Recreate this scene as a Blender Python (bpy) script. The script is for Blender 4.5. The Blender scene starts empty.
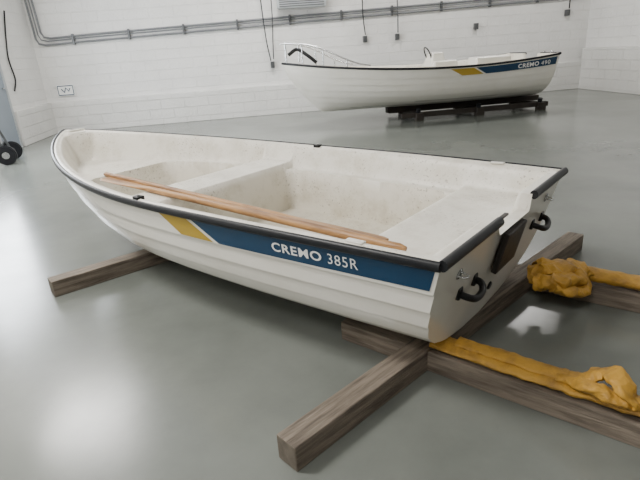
import bpy, math, random, numpy as np
from mathutils import Matrix, Vector, noise
random.seed(3)
COL=bpy.context.scene.collection

# ---------------------------------------------------------------- materials
def mat(name,col,rough=.5,metal=0.,var=None,vscale=8.,vamt=.5,bump=0.,bscale=40.,stretch=None,spec=.5,coat=0.,emit=None,estr=0.,rvar=0.,coords='Object',vlo=.4,vhi=.65,detail=6):
    m=bpy.data.materials.new(name);m.use_nodes=True
    nt=m.node_tree;b=nt.nodes['Principled BSDF']
    b.inputs['Base Color'].default_value=(*col,1);b.inputs['Roughness'].default_value=rough
    b.inputs['Metallic'].default_value=metal;b.inputs['Specular IOR Level'].default_value=spec
    b.inputs['Coat Weight'].default_value=coat
    if emit: b.inputs['Emission Color'].default_value=(*emit,1);b.inputs['Emission Strength'].default_value=estr
    tc=nt.nodes.new('ShaderNodeTexCoord');mp=nt.nodes.new('ShaderNodeMapping')
    nt.links.new(tc.outputs[coords],mp.inputs[0])
    if stretch: mp.inputs['Scale'].default_value=stretch
    if var:
        n=nt.nodes.new('ShaderNodeTexNoise');n.inputs['Scale'].default_value=vscale;n.inputs['Detail'].default_value=detail;n.inputs['Roughness'].default_value=.62
        nt.links.new(mp.outputs[0],n.inputs[0])
        r=nt.nodes.new('ShaderNodeMapRange');r.inputs[1].default_value=vlo;r.inputs[2].default_value=vhi;r.inputs[4].default_value=vamt
        nt.links.new(n.outputs[0],r.inputs[0])
        x=nt.nodes.new('ShaderNodeMix');x.data_type='RGBA';x.inputs[6].default_value=(*col,1);x.inputs[7].default_value=(*var,1)
        nt.links.new(r.outputs[0],x.inputs[0]);nt.links.new(x.outputs[2],b.inputs['Base Color'])
        if rvar:
            r2=nt.nodes.new('ShaderNodeMapRange');r2.inputs[3].default_value=rough;r2.inputs[4].default_value=rough+rvar
            nt.links.new(n.outputs[0],r2.inputs[0]);nt.links.new(r2.outputs[0],b.inputs['Roughness'])
    if bump:
        n=nt.nodes.new('ShaderNodeTexNoise');n.inputs['Scale'].default_value=bscale;n.inputs['Detail'].default_value=5
        nt.links.new(mp.outputs[0],n.inputs[0])
        bp=nt.nodes.new('ShaderNodeBump');bp.inputs['Strength'].default_value=bump;bp.inputs['Distance'].default_value=.01
        nt.links.new(n.outputs[0],bp.inputs['Height']);nt.links.new(bp.outputs[0],b.inputs['Normal'])
    return m
M_hull=mat('gelcoat_white',(.80,.775,.71),.22,var=(.71,.68,.59),vscale=3,vamt=.4,coat=.3)
def liner_mat():
    m=bpy.data.materials.new('gelcoat_dirty');m.use_nodes=True;nt=m.node_tree;b=nt.nodes['Principled BSDF'];b.inputs['Roughness'].default_value=.38
    N=nt.nodes.new;Lk=nt.links.new
    tc=N('ShaderNodeTexCoord');sp=N('ShaderNodeSeparateXYZ');Lk(tc.outputs['Object'],sp.inputs[0])
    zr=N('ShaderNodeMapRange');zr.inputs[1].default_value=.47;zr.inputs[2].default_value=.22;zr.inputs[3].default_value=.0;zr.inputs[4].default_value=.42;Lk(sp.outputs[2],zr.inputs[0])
    n1=N('ShaderNodeTexNoise');n1.inputs['Scale'].default_value=6;n1.inputs['Detail'].default_value=12;n1.inputs['Roughness'].default_value=.72;Lk(tc.outputs['Object'],n1.inputs[0])
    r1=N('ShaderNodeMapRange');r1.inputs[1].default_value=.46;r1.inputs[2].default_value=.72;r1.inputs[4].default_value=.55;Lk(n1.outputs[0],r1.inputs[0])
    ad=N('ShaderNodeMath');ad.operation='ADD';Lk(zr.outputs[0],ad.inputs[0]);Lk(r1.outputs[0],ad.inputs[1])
    n2=N('ShaderNodeTexNoise');n2.inputs['Scale'].default_value=70;n2.inputs['Detail'].default_value=4;Lk(tc.outputs['Object'],n2.inputs[0])
    r2=N('ShaderNodeMapRange');r2.inputs[1].default_value=.60;r2.inputs[2].default_value=.68;r2.inputs[4].default_value=.65;Lk(n2.outputs[0],r2.inputs[0])
    # speckle arrives in drifts
    n3=N('ShaderNodeTexNoise');n3.inputs['Scale'].default_value=2.2;Lk(tc.outputs['Object'],n3.inputs[0])
    r3=N('ShaderNodeMapRange');r3.inputs[1].default_value=.42;r3.inputs[2].default_value=.6;Lk(n3.outputs[0],r3.inputs[0])
    mu=N('ShaderNodeMath');mu.operation='MULTIPLY';Lk(r2.outputs[0],mu.inputs[0]);Lk(r3.outputs[0],mu.inputs[1])
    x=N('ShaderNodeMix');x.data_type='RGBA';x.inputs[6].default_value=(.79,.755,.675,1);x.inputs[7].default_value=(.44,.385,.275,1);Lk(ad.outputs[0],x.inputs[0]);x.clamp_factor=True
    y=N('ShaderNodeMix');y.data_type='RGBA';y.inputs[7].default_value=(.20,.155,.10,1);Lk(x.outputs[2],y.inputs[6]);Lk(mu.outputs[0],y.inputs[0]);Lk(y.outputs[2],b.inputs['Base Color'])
    return m
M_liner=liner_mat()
M_rub=mat('black_rubber',(.010,.011,.014),.4,var=(.02,.02,.022),vscale=20,spec=.3)
M_blue=mat('stripe_blue',(.003,.036,.090),.3,var=(.004,.044,.105),vscale=6)
M_gold=mat('stripe_ochre',(.42,.28,.03),.35,var=(.36,.24,.03),vscale=6)
M_let=mat('letter_white',(.86,.86,.84),.4,var=(.8,.8,.78),vscale=9)
M_black=mat('black_plastic',(.008,.008,.009),.35,var=(.015,.015,.015),vscale=20,spec=.3)
M_pad=mat('motor_pad_dark',(.03,.024,.022),.5,var=(.018,.014,.012),vscale=18,bump=.2)
M_steel=mat('stainless_steel',(.62,.63,.64),.22,metal=1.,var=(.5,.5,.5),vscale=20)
M_oar=mat('oar_wood',(.42,.225,.085),.45,var=(.17,.08,.03),vscale=4,vamt=.9,stretch=(1,7,7),bump=.2,bscale=30)
M_tim=mat('weathered_timber',(.225,.185,.145),.8,var=(.075,.058,.043),vscale=3.,vamt=.9,stretch=(1.2,14,14),bump=.6,bscale=10)
M_end=mat('timber_end_grain',(.13,.11,.085),.85,var=(.06,.045,.035),vscale=30,bump=.5)
M_yel=mat('yellow_hose',(.50,.27,.035),.6,var=(.17,.085,.02),vscale=11,vamt=.85,vlo=.45,vhi=.72,bump=.5,bscale=60)
M_grey=mat('grey_paint',(.40,.42,.43),.45,var=(.34,.36,.37),vscale=6)
M_dgrey=mat('dark_grey_metal',(.10,.105,.11),.4,metal=.4,var=(.06,.06,.06),vscale=10)
M_conduit=mat('conduit_grey',(.18,.19,.20),.45,var=(.13,.13,.14),vscale=3)
M_door=mat('door_grey',(.24,.28,.33),.45,var=(.20,.24,.28),vscale=2)
M_lamp=mat('lamp_diffuser',(.9,.9,.9),.4,var=(.88,.88,.88),emit=(1,.98,.94),estr=4.)
M_glass=mat('daylight_glass',(.8,.85,.9),.2,var=(.78,.82,.88),emit=(.86,.93,1),estr=7.)
M_dwood=mat('dark_wood',(.035,.028,.022),.8,var=(.018,.015,.013),vscale=8,bump=.4)

def wall_mat(name,col,bumpst):
    m=mat(name,col,.6,var=tuple(c*.9 for c in col),vscale=1.5,vamt=.7)
    nt=m.node_tree;b=nt.nodes['Principled BSDF']
    tc=nt.nodes.new('ShaderNodeTexCoord')
    sp=nt.nodes.new('ShaderNodeSeparateXYZ');nt.links.new(tc.outputs['Object'],sp.inputs[0])
    ad=nt.nodes.new('ShaderNodeMath');nt.links.new(sp.outputs[0],ad.inputs[0]);nt.links.new(sp.outputs[1],ad.inputs[1])
    cb=nt.nodes.new('ShaderNodeCombineXYZ');nt.links.new(ad.outputs[0],cb.inputs[0]);nt.links.new(sp.outputs[2],cb.inputs[1])
    br=nt.nodes.new('ShaderNodeTexBrick');br.inputs['Scale'].default_value=1.
    br.inputs['Brick Width'].default_value=.5;br.inputs['Row Height'].default_value=.2;br.inputs['Mortar Size'].default_value=.009
    br.inputs['Mortar Smooth'].default_value=.5
    nt.links.new(cb.outputs[0],br.inputs[0])
    n=nt.nodes.new('ShaderNodeTexNoise');n.inputs['Scale'].default_value=25
    nt.links.new(tc.outputs['Object'],n.inputs[0])
    mm=nt.nodes.new('ShaderNodeMath');mm.operation='MULTIPLY_ADD';mm.inputs[1].default_value=-1.;nt.links.new(br.outputs['Fac'],mm.inputs[0]);nt.links.new(n.outputs[0],mm.inputs[2])
    bp=nt.nodes.new('ShaderNodeBump');bp.inputs['Strength'].default_value=bumpst;bp.inputs['Distance'].default_value=.015
    nt.links.new(mm.outputs[0],bp.inputs['Height']);nt.links.new(bp.outputs[0],b.inputs['Normal'])
    return m
M_wall=wall_mat('painted_block_wall',(.75,.74,.72),.6)
M_plinth=wall_mat('painted_plinth',(.69,.68,.655),.8)
M_ceil=mat('ceiling_white',(.7,.7,.68),.7,var=(.65,.65,.63),vscale=2)
M_floor=mat('epoxy_floor',(.178,.190,.172),.13,var=(.118,.128,.116),vscale=.9,vamt=.85,rvar=.17,bump=.06,bscale=5,detail=11,spec=.55)

# ---------------------------------------------------------------- mesh helpers
def mk(name,verts,faces,m,parent=None,smooth=True,sharp=35):
    me=bpy.data.meshes.new(name);me.from_pydata([tuple(map(float,v)) for v in verts],[],faces)
    me.materials.append(m)
    import bmesh
    bm=bmesh.new();bm.from_mesh(me);bmesh.ops.remove_doubles(bm,verts=bm.verts,dist=1e-5);bmesh.ops.recalc_face_normals(bm,faces=bm.faces);bm.to_mesh(me);bm.free()
    if smooth:
        me.polygons.foreach_set('use_smooth',[True]*len(me.polygons));me.set_sharp_from_angle(angle=math.radians(sharp))
    me.update()
    o=bpy.data.objects.new(name,me);COL.objects.link(o)
    if parent: o.parent=parent
    return o
def empty(name,loc=(0,0,0),rz=0.):
    o=bpy.data.objects.new(name,None);COL.objects.link(o);o.location=loc;o.rotation_euler=(0,0,rz);o.empty_display_size=.1
    return o
def sweep(pts,rad,n=12,up=(0,0,1)):
    P=np.array(pts,float);N=len(P);V=[];F=[]
    if np.isscalar(rad): rad=[(rad,rad)]*N
    rad=[(r,r) if np.isscalar(r) else r for r in rad]
    T=np.gradient(P,axis=0);T/=np.linalg.norm(T,axis=1)[:,None]+1e-12
    upv=np.array(up,float);prev=None
    for i in range(N):
        s=np.cross(upv,T[i])
        if np.linalg.norm(s)<.15: s=prev if prev is not None else np.cross(np.array([.0,1.,.1]),T[i])
        s=s-T[i]*(s@T[i]);s/=np.linalg.norm(s)
        if prev is not None and s@prev<0: s=-s
        prev=s;w=np.cross(T[i],s)
        for k in range(n):
            a=2*math.pi*k/n;V.append(P[i]+s*rad[i][0]*math.cos(a)+w*rad[i][1]*math.sin(a))
    for i in range(N-1):
        for k in range(n):
            k2=(k+1)%n;F.append((i*n+k,i*n+k2,(i+1)*n+k2,(i+1)*n+k))
    F.append(tuple(range(n)));F.append(tuple((N-1)*n+k for k in range(n)))
    return V,F
def tube(name,pts,rad,m,parent=None,n=12,up=(0,0,1)):
    V,F=sweep(pts,rad,n,up);return mk(name,V,F,m,parent)
def arc(pts,k=8):
    P=[np.array(p,float) for p in pts];P=[2*P[0]-P[1]]+P+[2*P[-1]-P[-2]];o=[]
    for i in range(1,len(P)-2):
        for j in range(k):
            t=j/k;a,b,c,d=P[i-1:i+3]
            o.append(.5*((2*b)+(-a+c)*t+(2*a-5*b+4*c-d)*t*t+(-a+3*b-3*c+d)*t**3))
    o.append(P[-2]);return o
def box(name,c,size,m,parent=None,rz=0.,bev=.004,rot=None,seg=2):
    import bmesh
    bm=bmesh.new();bmesh.ops.create_cube(bm,size=1.)
    for v in bm.verts: v.co=Vector((v.co.x*size[0],v.co.y*size[1],v.co.z*size[2]))
    if bev: bmesh.ops.bevel(bm,geom=bm.edges[:],offset=bev,segments=seg,affect='EDGES',profile=.5)
    me=bpy.data.meshes.new(name);bm.to_mesh(me);bm.free();me.materials.append(m)
    o=bpy.data.objects.new(name,me);COL.objects.link(o);o.location=c;o.rotation_euler=rot if rot else (0,0,rz)
    if parent:o.parent=parent
    return o
def cyl(name,c,r,h,m,parent=None,rot=(0,0,0),n=28,bev=.003):
    import bmesh
    bm=bmesh.new();bmesh.ops.create_cone(bm,cap_ends=True,segments=n,radius1=r,radius2=r,depth=h)
    if bev: bmesh.ops.bevel(bm,geom=[e for e in bm.edges if abs(e.verts[0].co.z-e.verts[1].co.z)<1e-6],offset=bev,segments=2,affect='EDGES')
    me=bpy.data.meshes.new(name);bm.to_mesh(me);bm.free();me.materials.append(m)
    me.polygons.foreach_set('use_smooth',[True]*len(me.polygons));me.set_sharp_from_angle(angle=.6)
    o=bpy.data.objects.new(name,me);COL.objects.link(o);o.location=c;o.rotation_euler=rot
    if parent:o.parent=parent
    return o
def ss(x): x=np.clip(x,0,1);return x*x*(3-2*x)

# ---------------------------------------------------------------- camera (recovered from perspective)
h,p,r,f=1.2627,math.radians(20.8326),math.radians(4.1653),497.65
F=Vector((0,math.cos(p),-math.sin(p)));R=Vector((1,0,0));U=Vector((0,math.sin(p),math.cos(p)))
X=R*math.cos(r)-U*math.sin(r);Y=R*math.sin(r)+U*math.cos(r)
cd=bpy.data.cameras.new('camera');co=bpy.data.objects.new('camera',cd);COL.objects.link(co)
co.matrix_world=Matrix(((X[0],Y[0],-F[0],0),(X[1],Y[1],-F[1],0),(X[2],Y[2],-F[2],h),(0,0,0,1)))
cd.sensor_width=36;cd.lens=f*36/640;bpy.context.scene.camera=co

# ---------------------------------------------------------------- boat generator
class Boat:
    def __init__(s,L,bt,bm,n,m,zs,zm,zb,k0,kb,rake,tr=.13):
        s.__dict__.update(locals());s.t0=.42
    def b(s,t):
        t=np.asarray(t,float)
        return np.where(t<s.t0,s.bt+(s.bm-s.bt)*np.sin(np.pi/2*np.minimum(t/s.t0,1)),s.bm*(1-np.clip((t-s.t0)/(1-s.t0),0,1)**s.n)**s.m)
    def zg(s,t):
        t=np.asarray(t,float)
        return np.where(t<.35,s.zm+(s.zs-s.zm)*((.35-t)/.35)**2,s.zm+(s.zb-s.zm)*((t-.35)/.65)**2)
    def k(s,t):
        t=np.asarray(t,float);return s.k0+s.kb*np.clip((t-.55)/.45,0,1)**2
    def w(s,h,t):
        return (1-.12*h-.22*h*t**3)*np.clip(1-h**5,0,1)**.55
    def pos(s,u,h,off=0.):
        us=s.tr*h;ub=s.L-s.rake*h**1.5;t=np.clip((u-us)/(ub-us),0,1)
        return np.array([u,s.b(t)*s.w(h,t)+off,(1-h)*s.zg(t)+h*s.k(t)])
    def ztop(s,v,notch,depth):
        return s.zs-depth*(1-ss((abs(v)-notch)/.03))
STR=[0,.235,.385,.53,.67,.80,.91,1.]
SO=.0105
def soff(h):
    for a,b in zip(STR[:-1],STR[1:]):
        if h<=b: return SO*(h-a)/(b-a)
    return 0
def build_boat(B,root,wells,ledge,floorz,notch=.17,ndep=.07,bowdeck=.25,rimw=.045,wallw=.085,thw=None,bench=None):
    prof=[]
    for a,b in zip(STR[:-1],STR[1:]):
        for q in np.linspace(a,b,4): prof.append((q,SO*(q-a)/(b-a)))
    T=1-(1-np.linspace(0,1,110))**1.7
    V=[];Fc=[];n=len(prof)
    for side in(1,-1):
        base=len(V)
        for t in T:
            for (hh,of) in prof:
                us=B.tr*hh;ub=B.L-B.rake*hh**1.5
                bb=float(B.b(t)*B.w(hh,t));fo=of*min(1,bb/.15)
                V.append((us+t*(ub-us),side*(bb+fo),float((1-hh)*B.zg(t)+hh*B.k(t))))
        for i in range(len(T)-1):
            for j in range(n-1):
                a=base+i*n+j;q=(a,a+1,a+n+1,a+n);Fc.append(q if side==1 else q[::-1])
    mk('hull',V,Fc,M_hull,root,sharp=28)
    V=[];Fc=[];S=np.linspace(-1,1,81);H=np.linspace(0,1,30)
    for hh in H:
        for q in S:
            v=q*B.bt*float(B.w(hh,0))+q*soff(hh)
            z=float((1-hh)*B.zs+hh*B.k0);z=min(z,float(B.ztop(v,notch,ndep)))
            h2=(B.zs-z)/(B.zs-B.k0);V.append((B.tr*h2,v,z))
    m_=len(S)
    for i in range(len(H)-1):
        for j in range(m_-1): Fc.append((i*m_+j,i*m_+j+1,(i+1)*m_+j+1,(i+1)*m_+j))
    mk('transom',V,Fc,M_hull,root,sharp=60)
    nt_,ns=400,171
    TT=1-(1-np.linspace(0,1,nt_))**1.25;SS=np.sin(np.linspace(-1,1,ns)*np.pi/2*.98)/math.sin(np.pi/2*.98);SS=.5*SS+.5*np.linspace(-1,1,ns)
    tg,sg=np.meshgrid(TT,SS,indexing='ij');u=tg*B.L;v=sg*B.b(tg)*.997
    pt=1-(1-np.linspace(0,1,260))**1.7;poly=np.column_stack([pt*B.L,B.b(pt)])
    Q=np.column_stack([u.ravel(),np.abs(v).ravel()]);d=np.full(len(Q),9.)
    for a,b in zip(poly[:-1],poly[1:]):
        ab=b-a;s_=np.clip(((Q-a)@ab)/(ab@ab+1e-12),0,1);d=np.minimum(d,np.linalg.norm(a+s_[:,None]*ab-Q,axis=1))
    d=d.reshape(u.shape)
    rim=B.zg(tg);lz=ledge+.05*tg
    if thw: lz=lz+.045*ss((u-thw[0])/.012)*ss((thw[1]-u)/.012)
    if bench: lz=lz+.03*ss((bench-u)/.015)
    side=(rim-lz)*(1-ss((d-rimw)/wallw))
    tr=(B.ztop(v,notch,ndep)-lz)*(1-ss((u-.055)/.04))
    z=lz+np.maximum(side,tr)
    z=np.where(u<.03,np.minimum(z,B.ztop(v,notch,ndep)),z)
    bd=ss((u-(B.L-bowdeck))/.03);z=z*(1-bd)+rim*bd
    z=z+.008*ss(1-np.abs(d-.022)/.022)
    for (ua,ub_,dd,rr,fz) in wells:
        uc=(ua+ub_)/2;hu=(ub_-ua)/2
        q0=np.abs(u-uc)-hu+rr;q1=dd-d+rr
        sd=np.hypot(np.maximum(q0,0),np.maximum(q1,0))+np.minimum(np.maximum(q0,q1),0)-rr
        z=z-(lz-fz)*np.clip(-sd/.028,0,1)
    V=np.column_stack([u.ravel(),v.ravel(),z.ravel()]);Fc=[]
    for i in range(nt_-1):
        for j in range(ns-1):
            a=i*ns+j;Fc.append((a,a+1,a+ns+1,a+ns))
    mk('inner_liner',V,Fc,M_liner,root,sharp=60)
    for side in(1,-1):
        t=1-(1-np.linspace(0,1,150))**1.8
        P=[(a*B.L+(.006 if a>.99 else 0),side*(float(B.b(a))+.005),float(B.zg(a))-.008) for a in t]
        tube('gunwale_rubber_%s'%('port' if side==1 else 'starboard'),P,[(.014,.018)]*len(P),M_rub,root,n=12)
        P=[(-.006,side*v_,B.zs-.004) for v_ in np.linspace(B.bt+.004,notch+.03,16)]
        tube('transom_rubber_%s'%('port' if side==1 else 'starboard'),P,[(.018,.020)]*16,M_rub,root)
def patch(B,root,name,m,uR,uL,hA,hB,off,side=1,nu=60,nh=8):
    V=[];Fc=[]
    for i in range(nu+1):
        for j in range(nh+1):
            q=j/nh;s_=i/nu
            hh_=hA+(hB(s_)-hA)*q;u=uR(q)+(uL(q)-uR(q))*s_
            w=B.pos(u,hh_,soff(hh_)+off);V.append((w[0],side*w[1],w[2]))
    for i in range(nu):
        for j in range(nh):
            a=i*(nh+1)+j;Fc.append((a,a+1,a+nh+2,a+nh+1))
    return mk(name,V,Fc,m,root)
def lettering(B,root,name,body,u0,u1,hbase,height,bold,off=.005,side=1):
    cu=bpy.data.curves.new(name,'FONT');cu.body=body;cu.size=1;cu.offset=bold;cu.resolution_u=4;cu.space_character=1.12
    o=bpy.data.objects.new(name,cu);COL.objects.link(o)
    dg=bpy.context.evaluated_depsgraph_get();me=o.evaluated_get(dg).to_mesh()
    v=np.array([tuple(q.co) for q in me.vertices]);fs=[tuple(q.vertices) for q in me.polygons]
    o.evaluated_get(dg).to_mesh_clear();bpy.data.objects.remove(o)
    x=(v[:,0]-v[:,0].min())/(v[:,0].max()-v[:,0].min());y=(v[:,1]-v[:,1].min())/(v[:,1].max()-v[:,1].min())
    V=[]
    for a,b in zip(x,y):
        u=(u0+(u1-u0)*a) if side==1 else (u1+(u0-u1)*a)
        hh_=hbase-height*b;w=B.pos(u,hh_,soff(hh_)+off);V.append((w[0],side*w[1],w[2]))
    mk(name,V,fs,M_let,root,smooth=False)

# ---------------------------------------------------------------- main rowing boat
T0=(0.8043,1.9108,0.);ANG=math.radians(139.54)
rb=empty('rowing_boat',T0,ANG)
B=Boat(3.85,.6717,.7398,1.977,.8388,.6198,.6269,.7688,.103,.13,.62)
build_boat(B,rb,[(.50,1.79,.165,.08,.215),(2.08,2.92,.165,.08,.23)],.465,.22,thw=(1.79,2.08),bench=.50)
for side in(1,-1):
    sn='port' if side==1 else 'starboard'
    patch(B,rb,'blue_stripe_'+sn,M_blue,lambda q:.015+.13*(.03+.18*q),lambda q:1.19-.17*q,.045,lambda s_:.205+.02*s_,.002,side)
    patch(B,rb,'ochre_stripe_'+sn,M_gold,lambda q:1.225-.17*q,lambda q:1.43-.15*q,.045,lambda s_:.225,.002,side,20)
    lettering(B,rb,'lettering_name_'+sn,'CREMO',.70,.46,.165,.075,.022,side=side)
    lettering(B,rb,'lettering_model_'+sn,'385R',.432,.305,.166,.080,.0,side=side)
def handle(v,z,name):
    u0=.13*(B.zs-z)/(B.zs-.103)
    P=arc([(u0+.01,v-.07,z+.012),(u0-.03,v-.07,z+.004),(u0-.05,v-.04,z-.014),(u0-.054,v+.03,z-.014),(u0-.035,v+.068,z+.002),(u0+.01,v+.072,z+.012)],6)
    tube(name,P,.014,M_black,rb)
    for s_ in(-1,1): box(name+'_foot',(u0-.004,v+s_*.07,z+.012),(.018,.038,.05),M_black,rb,bev=.006)
handle(.33,.375,'lifting_handle_port');handle(-.48,.395,'lifting_handle_starboard')
box('motor_pad',(.025,-.02,.435),(.025,.22,.19),M_pad,rb,rot=(0,math.radians(-14),0),bev=.005)
box('motor_pad_inner',(.075,0,.52),(.02,.22,.06),M_pad,rb,bev=.004)
for vv,zz in((.47,.50),(-.5,.52)):
    u0=.13*(B.zs-zz)/(B.zs-.103)
    tube('tow_eye',arc([(u0,vv-.018,zz),(u0-.025,vv-.015,zz-.004),(u0-.032,vv,zz-.006),(u0-.025,vv+.015,zz-.004),(u0,vv+.018,zz)],5),.004,M_steel,rb)
    cyl('tow_eye_plate',(u0-.002,vv,zz),.022,.006,M_steel,rb,rot=(0,math.radians(76),0))
cyl('drain_plug',(.095,.0,.24),.02,.014,M_black,rb,rot=(0,math.radians(76),0))
for side in(1,-1):
    bb=float(B.b(1.62/3.85))-.03;zz=float(B.zg(1.62/3.85))
    box('rowlock_socket',(1.62,side*bb,zz+.008),(.05,.04,.02),M_black,rb);cyl('rowlock_hole',(1.62,side*bb,zz+.02),.009,.008,M_steel,rb)
    box('gunwale_plate',(.33,side*(float(B.b(.09))-.03),.632),(.075,.03,.008),M_hull,rb,bev=.003)
box('bow_cleat',(3.66,0,.775),(.05,.14,.018),M_hull,rb,bev=.006)
tube('bow_eye',arc([(3.62,0,.52),(3.70,0,.53),(3.71,0,.50),(3.61,0,.49)],5),.006,M_steel,rb,up=(0,1,0))

# oars
def oar(name,a,b):
    a=Vector(a);b=Vector(b);d=b-a;Ln=d.length
    root=bpy.data.objects.new(name,None);COL.objects.link(root);root.empty_display_size=.1
    M4=Matrix.Translation(Vector(T0))@Matrix.Rotation(ANG,4,'Z')
    wa=M4@a;wb=M4@b;dd=(wb-wa).normalized()
    s_=Vector((0,0,1)).cross(dd).normalized();w_=dd.cross(s_)
    root.matrix_world=Matrix(((dd[0],s_[0],w_[0],wa[0]),(dd[1],s_[1],w_[1],wa[1]),(dd[2],s_[2],w_[2],wa[2]),(0,0,0,1)))
    xs=[0,.005,.02,.13,.15,.3,1.0,Ln-.62,Ln-.55,Ln-.45,Ln-.3,Ln-.1,Ln-.02,Ln]
    ra=[(.010,.010),(.015,.015),(.017,.017),(.016,.016),(.019,.019),(.020,.020),(.019,.019),(.018,.018),(.020,.016),(.028,.012),(.038,.010),(.042,.008),(.040,.008),(.032,.006)]
    X_=np.linspace(0,Ln,90);P=[(x,0,0) for x in X_]
    rr=[(float(np.interp(x,xs,[q[0] for q in ra])),float(np.interp(x,xs,[q[1] for q in ra]))) for x in X_]
    tube('oar_shaft_blade',P,rr,M_oar,root,n=16)
oar('wooden_oar',(2.66,.335,.572),(.38,.395,.530))
oar('wooden_oar',(.25,.455,.545),(2.58,.385,.560))

# ---------------------------------------------------------------- timber cradle
cr=empty('timber_boat_cradle',T0,ANG)
def timber(name,a,b,w,z0,z1,root):
    a=np.array(a);b=np.array(b);c=(a+b)/2;d=b-a;ln=np.linalg.norm(d)
    o=box(name,(c[0],c[1],(z0+z1)/2),(ln,w,z1-z0),M_tim,root,rz=math.atan2(d[1],d[0]),bev=.005)
    me=o.data;me.materials.append(M_end)
    for q in me.polygons:
        if abs(q.normal.x)>.9:q.material_index=1
    return o
timber('cross_timber_stern',(.315,1.115),(.02,-1.23),.095,0,.10,cr)
timber('cross_timber_bow',(2.37,.96),(2.0,-.95),.10,0,.10,cr)
timber('rail_timber_port',(-1.35,.36),(.62,.36),.10,0,.092,cr)
timber('rail_timber_starboard',(-1.35,-.60),(.62,-.56),.10,0,.092,cr)

def crumple(o,amp,sc,seed=0.):
    for v in o.data.vertices:
        q=v.co*sc+Vector((seed,seed*2,0));n_=noise.noise_vector(q)+.5*noise.noise_vector(q*2.3)
        v.co+=Vector(n_)*amp
def hose(name,pts,rad,root,amp=.006,sc=22,seed=0.,n=20,k=20):
    P=arc(pts,k);o=tube(name,P,[rad]*len(P),M_yel,root,n=n);crumple(o,amp,sc,seed);return o
yh=empty('yellow_fire_hose',T0,ANG)
hose('hose_flat',[(.17,.36,.124),(-.15,.365,.122),(-.45,.36,.122),(-.8,.36,.122),(-1.3,.36,.122)],(.050,.020),yh)
hose('hose_flat_upper',[(.08,.35,.142),(-.2,.35,.144),(-.42,.35,.143)],(.034,.012),yh,seed=4)
hose('hose_twist',[(-.30,.36,.137),(-.38,.35,.157),(-.44,.34,.195),(-.47,.36,.215),(-.51,.39,.185),(-.54,.39,.145)],(.038,.014),yh,amp=.012,seed=7)
hose('hose_fold',[(-.35,.37,.142),(-.42,.41,.17),(-.49,.41,.158),(-.56,.37,.145)],(.03,.018),yh,amp=.012,seed=9)
yh2=empty('yellow_fire_hose',T0,ANG)
hose('hose_flat',[(-.08,-.56,.142),(-.35,-.575,.135),(-.8,-.59,.132),(-1.3,-.60,.132)],(.048,.032),yh2,seed=2)
hose('hose_bundle',[(.03,-.36,.165),(-.05,-.38,.190),(-.12,-.46,.190),(-.14,-.55,.165)],(.065,.036),yh2,amp=.022,sc=17,seed=3,n=32)
hose('hose_bundle_loop',[(-.02,-.28,.160),(-.10,-.30,.18),(-.17,-.40,.175),(-.17,-.52,.155)],(.046,.036),yh2,amp=.020,sc=19,seed=5,n=28)
hose('hose_bundle_tail',[(.02,-.50,.17),(-.02,-.42,.215),(-.06,-.36,.225),(-.12,-.35,.19)],(.035,.016),yh2,amp=.016,sc=20,seed=8,n=24)
hose('hose_bundle_wrap',[(-.10,-.27,.17),(-.16,-.31,.145),(-.19,-.38,.12),(-.19,-.48,.12)],(.045,.024),yh2,amp=.012,sc=20,seed=12,n=24)

# ---------------------------------------------------------------- far motorboat
mbR=math.radians(186.8);ML=4.55
mo=(-.42+ML*.993,9.0+ML*.119,0)
mb=empty('motorboat',mo,mbR)
B2=Boat(ML,.84,.95,2.1,.8,.95,.87,1.10,.22,.02,.62,tr=.10)
build_boat(B2,mb,[(.35,1.35,.26,.12,.42),(1.65,2.6,.26,.12,.42),(2.9,3.6,.24,.1,.55)],.70,.42,notch=.22,ndep=.1)
for side in(1,-1):
    sn='port' if side==1 else 'starboard'
    patch(B2,mb,'blue_stripe_'+sn,M_blue,lambda q:.04+.1*q*.2,lambda q:1.50-.18*q,.06,lambda s_:.225,.003,side)
    patch(B2,mb,'ochre_stripe_'+sn,M_gold,lambda q:1.54-.18*q,lambda q:1.93-.2*q,.06,lambda s_:.225,.003,side,20)
    lettering(B2,mb,'lettering_name_'+sn,'CREMO',.76,.38,.195,.10,.03,.008,side)
    lettering(B2,mb,'lettering_model_'+sn,'490',.34,.17,.195,.09,.0,.008,side)
def loft_block(name,c,sz,top,m,root,bev=.04):
    o=box(name,c,sz,m,root,bev=bev,seg=4)
    for v in o.data.vertices:
        if v.co.z>0: v.co.x*=top;v.co.y*=top
    return o
loft_block('seat_box',(1.75,0,.78),(.5,.7,.34),.85,M_hull,mb)
loft_block('console',(1.85,.0,.96),(.28,.45,.26),.75,M_hull,mb)
tube('steering_wheel',[(1.98+.05*math.sin(a),.13*math.cos(a),1.06+.12*math.sin(a)) for a in np.linspace(0,2*math.pi,25)],.012,M_black,mb,up=(1,0,0))
loft_block('stern_locker',(1.0,.35,.84),(.7,.4,.26),.9,M_hull,mb)
for side in(1,-1):
    P=[]
    for t_ in np.linspace(.70,.985,24):
        q=(t_-.70)/.285
        P.append((t_*ML,side*(float(B2.b(t_))*.93-.02),float(B2.zg(t_))+.04+.28*ss(np.array(q/.8))))
    tube('bow_rail_'+('port' if side==1 else 'starboard'),P,.013,M_steel,mb)
    for t_ in(.78,.86,.93,.985):
        q=(t_-.70)/.285;y_=side*(float(B2.b(t_))*.93-.02);z_=float(B2.zg(t_))
        tube('rail_post',[(t_*ML,y_,z_-.01),(t_*ML,y_,z_+.04+.28*float(ss(np.array(q/.8))))],.011,M_steel,mb,up=(1,0,0))
yb=float(B2.b(.985))*.93-.02;xq=.985*ML
tube('bow_rail_front',arc([(xq,yb,1.40),(xq+.07,yb*.6,1.40),(xq+.09,0,1.40),(xq+.07,-yb*.6,1.40),(xq,-yb,1.40)],5),.013,M_steel,mb)
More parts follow.
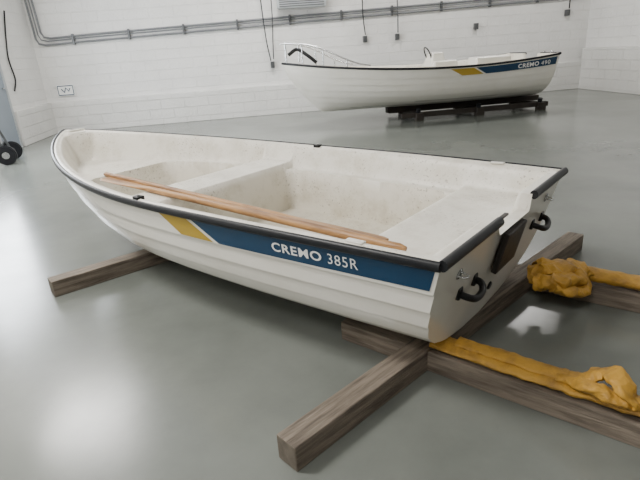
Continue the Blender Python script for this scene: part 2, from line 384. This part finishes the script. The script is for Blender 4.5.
tube('bow_anchor_roller',arc([(xq-.5,.15,1.07),(xq-.35,.1,1.2),(xq-.2,0,1.30),(xq-.05,-.05,1.22)],6),.03,M_black,mb)
for yy in(.28,.52):
    tube('stern_ladder_rail',arc([(.02,yy,.92),(-.06,yy,.97),(-.10,yy,.86),(-.09,yy,.55),(.02,yy,.5)],6),.014,M_steel,mb)
for zz in(.84,.68,.55): tube('stern_ladder_rung',[(-.095,.28,zz),(-.095,.4,zz),(-.095,.52,zz)],.012,M_steel,mb)
st=empty('boat_storage_stand',mo,mbR)
box('keel_beam',(1.3,0,.168),(2.9,.14,.09),M_dwood,st)
box('side_beam_port',(1.25,.42,.095),(2.7,.10,.08),M_dwood,st)
box('side_beam_starboard',(1.25,-.42,.095),(2.7,.10,.08),M_dwood,st)
for x_ in(.05,1.2,2.3):
    box('cross_beam',(x_,0,.095),(.12,1.1,.07),M_dwood,st)
    for y_ in(-.48,.48):
        box('stand_foot',(x_,y_,.03),(.14,.12,.06),M_dwood,st)
        tube('bilge_prop',[(x_,y_*.9,.12),(x_,y_*.95,.20)],.04,M_rub,st,up=(1,0,0))

# ---------------------------------------------------------------- room shell
RA=math.atan2(1.3,11.92);E=Vector((math.cos(RA),math.sin(RA),0));Nn=Vector((math.sin(RA),-math.cos(RA),0));C0=Vector((-5.47,10.9,0))
def W(s,d,z): q=C0+E*s+Nn*d;return (q.x,q.y,z)
WID,DEP,HT=12.0,17.0,4.2
box('floor',W(WID/2,DEP/2,-.05),(WID+.4,DEP+.4,.1),M_floor,rz=RA,bev=0)
box('ceiling',W(WID/2,DEP/2,HT+.05),(WID+.4,DEP+.4,.1),M_ceil,rz=RA,bev=0)
box('wall_back',W(WID/2,-.1,HT/2),(WID+.4,.2,HT),M_wall,rz=RA,bev=0)
box('wall_front',W(WID/2,DEP+.1,HT/2),(WID+.4,.2,HT),M_wall,rz=RA,bev=0)
box('wall_left',W(-.1,DEP/2,HT/2),(.2,DEP,HT),M_wall,rz=RA,bev=0)
box('wall_right',W(WID+.1,DEP/2,HT/2),(.2,DEP,HT),M_wall,rz=RA,bev=0)
box('baseboard_back',W(WID/2,.045,.31),(WID,.09,.62),M_plinth,rz=RA,bev=.01)
box('baseboard_left',W(.045,.9,.31),(.09,1.66,.62),M_plinth,rz=RA,bev=.01)
box('baseboard_right',W(WID-.06,4.,.45),(.12,7.86,.90),M_plinth,rz=RA,bev=.01)
d1=empty('door_1',W(0,2.18,0),RA)
box('door_leaf',(.03,0,1.03),(.05,.66,2.04),M_door,d1);
for y_ in(-.355,.355): box('door_jamb',(.03,y_,1.05),(.08,.05,2.1),M_grey,d1)
box('door_head',(.03,0,2.12),(.08,.76,.05),M_grey,d1);box('door_handle',(.075,.24,1.02),(.03,.1,.02),M_steel,d1)
w1=empty('window_1',W(0,3.5,0),RA)
box('window_pane',(.01,0,1.75),(.02,1.6,1.7),M_glass,w1,bev=0)
for y_ in(-.82,0,.82): box('window_mullion',(.03,y_,1.75),(.06,.06,1.8),M_grey,w1)
for z_ in(.87,2.63): box('window_rail',(.03,0,z_),(.06,1.7,.06),M_grey,w1)

# ---------------------------------------------------------------- wall services
ct=empty('cable_conduit')
for k_,(dz,rr) in enumerate(((0,.02),(.07,.012),(.12,.02))):
    zz0=1.73+dz
    P=[W(.07+.06*k_,.04,4.15),W(.07+.06*k_,.04,2.6)]+[W(.09+.06*k_,.04,zz0+.12),W(.13+.06*k_,.04,zz0+.03),W(.25+.06*k_,.04,zz0)]
    P+=[W(s_,.04,zz0+.021*s_) for s_ in np.linspace(1,11.9,24)]
    tube('conduit_pipe_%d'%(k_+1),P,rr,M_conduit,ct,n=8)
for s_ in np.arange(.8,11.8,1.1): box('conduit_bracket',W(s_,.04,1.79+.021*s_),(.04,.07,.2),M_dgrey,ct,rz=RA)
def rope(name,pts,rr,m):
    return tube(name,arc(pts,6),rr,m,None,n=8,up=(1,0,0))
rope('hanging_cable',[W(4.60,.11,4.1),W(4.62,.11,2.6),W(4.66,.11,1.6),W(4.72,.11,1.12)],.012,M_black)
rope('hanging_cable',[W(4.85,.11,4.1),W(4.84,.11,2.2),W(4.80,.11,1.5),W(4.78,.11,1.15)],.010,M_black)
rope('hanging_cable',[W(6.75,.11,4.1),W(6.75,.11,2.4),W(6.75,.11,1.9),W(6.79,.11,1.5)],.012,M_black)
rope('hanging_cable',[W(7.50,.11,4.1),W(7.50,.11,2.4),W(7.51,.11,1.75),W(7.51,.11,1.5)],.014,M_dgrey)
rope('hanging_cable',[W(11.45,.11,4.1),W(11.45,.11,2.4),W(11.43,.11,1.9),W(11.43,.11,1.75)],.014,M_black)
for s_,z_ in((4.75,1.04),(7.51,1.42),(9.3,1.52),(11.43,1.67),(6.79,1.42)): box('wall_socket',W(s_,.05,z_),(.08,.10,.13),M_dgrey,rz=RA,bev=.008)
hb=empty('wall_heater_unit',W(5.45,.22,2.28),RA)
box('heater_body',(0,0,0),(1.0,.2,.36),M_grey,hb,bev=.02)
for i in range(8): box('heater_slat',(0,-.105,-.14+.04*i),(.92,.012,.016),M_dgrey,hb,bev=.002)
sg=empty('wall_sign',W(.42,.02,.84),RA)
box('sign_plate',(0,0,0),(.34,.02,.22),M_let,sg);box('sign_border_top',(0,-.012,.09),(.3,.004,.016),M_blue,sg,bev=0);box('sign_border_bottom',(0,-.012,-.09),(.3,.004,.016),M_blue,sg,bev=0)
tube('sign_glyph',[(-.08,-.013,.03),(-.03,-.013,-.04),(.01,-.013,.05),(.06,-.013,-.02),(.09,-.013,.04)],.012,M_blue,sg,n=6,up=(0,1,0))
for y_ in(-.15,.15): box('sign_border_side',(y_,-.012,0),(.014,.004,.18),M_blue,sg,bev=0)
tube('wall_cable',arc([W(.03,1.0,2.3),W(.03,1.2,1.9),W(.03,1.35,1.5),W(.03,1.3,1.15),W(.03,1.45,.95)],6),.014,M_black)

tr=empty('outboard_motor_trolley',(-4.66,7.55,0),math.radians(20))
for y_ in(-.25,.25):
    cyl('trolley_wheel',(.1,y_,.14),.14,.06,M_rub,tr,rot=(math.pi/2,0,0),bev=.015);cyl('wheel_hub',(.1,y_,.14),.05,.075,M_steel,tr,rot=(math.pi/2,0,0))
    tube('trolley_upright',arc([(.1,y_*.8,.14),(.0,y_*.8,.5),(-.1,y_*.8,.8),(-.22,y_*.8,.86)],5),.018,M_dgrey,tr,up=(0,1,0))
    tube('trolley_foot',arc([(.05,y_*.8,.3),(-.15,y_*.8,.08),(-.25,y_*.8,.02)],5),.018,M_dgrey,tr,up=(0,1,0))
tube('trolley_axle',[(.1,-.25,.14),(.1,0,.14),(.1,.25,.14)],.015,M_steel,tr)
for xx,zz in((0,.5),(-.22,.86),(-.15,.08)): tube('trolley_crossbar',[(xx,-.2,zz),(xx,0,zz),(xx,.2,zz)],.018,M_dgrey,tr)
box('trolley_board',(.0,0,.62),(.05,.36,.2),M_dwood,tr)

# ---------------------------------------------------------------- lamps
def lamp(s_x,s_y,pw,sx=1.5,sy=.5):
    root=empty('ceiling_lamp',(s_x,s_y,HT-.10),RA)
    box('lamp_housing',(0,0,.05),(sx+.06,sy+.06,.09),M_grey,root,bev=.01)
    box('lamp_diffuser',(0,0,0),(sx,sy,.02),M_lamp,root,bev=.004)
    l=bpy.data.lights.new('lamp_light','AREA');l.shape='RECTANGLE';l.size=sx;l.size_y=sy;l.energy=pw;l.color=(1,.975,.94)
    o=bpy.data.objects.new('lamp_light',l);COL.objects.link(o);o.parent=root;o.location=(0,0,-.03)
lamp(-3.9,6.6,155,1.2,1.2);lamp(-.3,9.2,150);lamp(-2.8,1.8,230);lamp(4.0,3.0,25);lamp(-1.6,-1.6,120);lamp(4.2,9.6,95)
l=bpy.data.lights.new('window_light','AREA');l.shape='RECTANGLE';l.size=1.6;l.size_y=1.7;l.energy=170;l.color=(.90,.95,1)
o=bpy.data.objects.new('window_light',l);COL.objects.link(o);o.parent=w1;o.location=(.08,0,1.75)
o.rotation_euler=(0,math.radians(-90),0)
wd=bpy.data.worlds.new('world');bpy.context.scene.world=wd;wd.use_nodes=True
wd.node_tree.nodes['Background'].inputs[0].default_value=(.8,.88,1,1);wd.node_tree.nodes['Background'].inputs[1].default_value=.6

# square the whole building up with the world axes (rigid turn of everything, camera included)
bpy.context.view_layer.update()
RZ=Matrix.Rotation(-RA,4,'Z')
for o in list(bpy.context.scene.objects):
    if o.parent is None: o.matrix_world=RZ@o.matrix_world
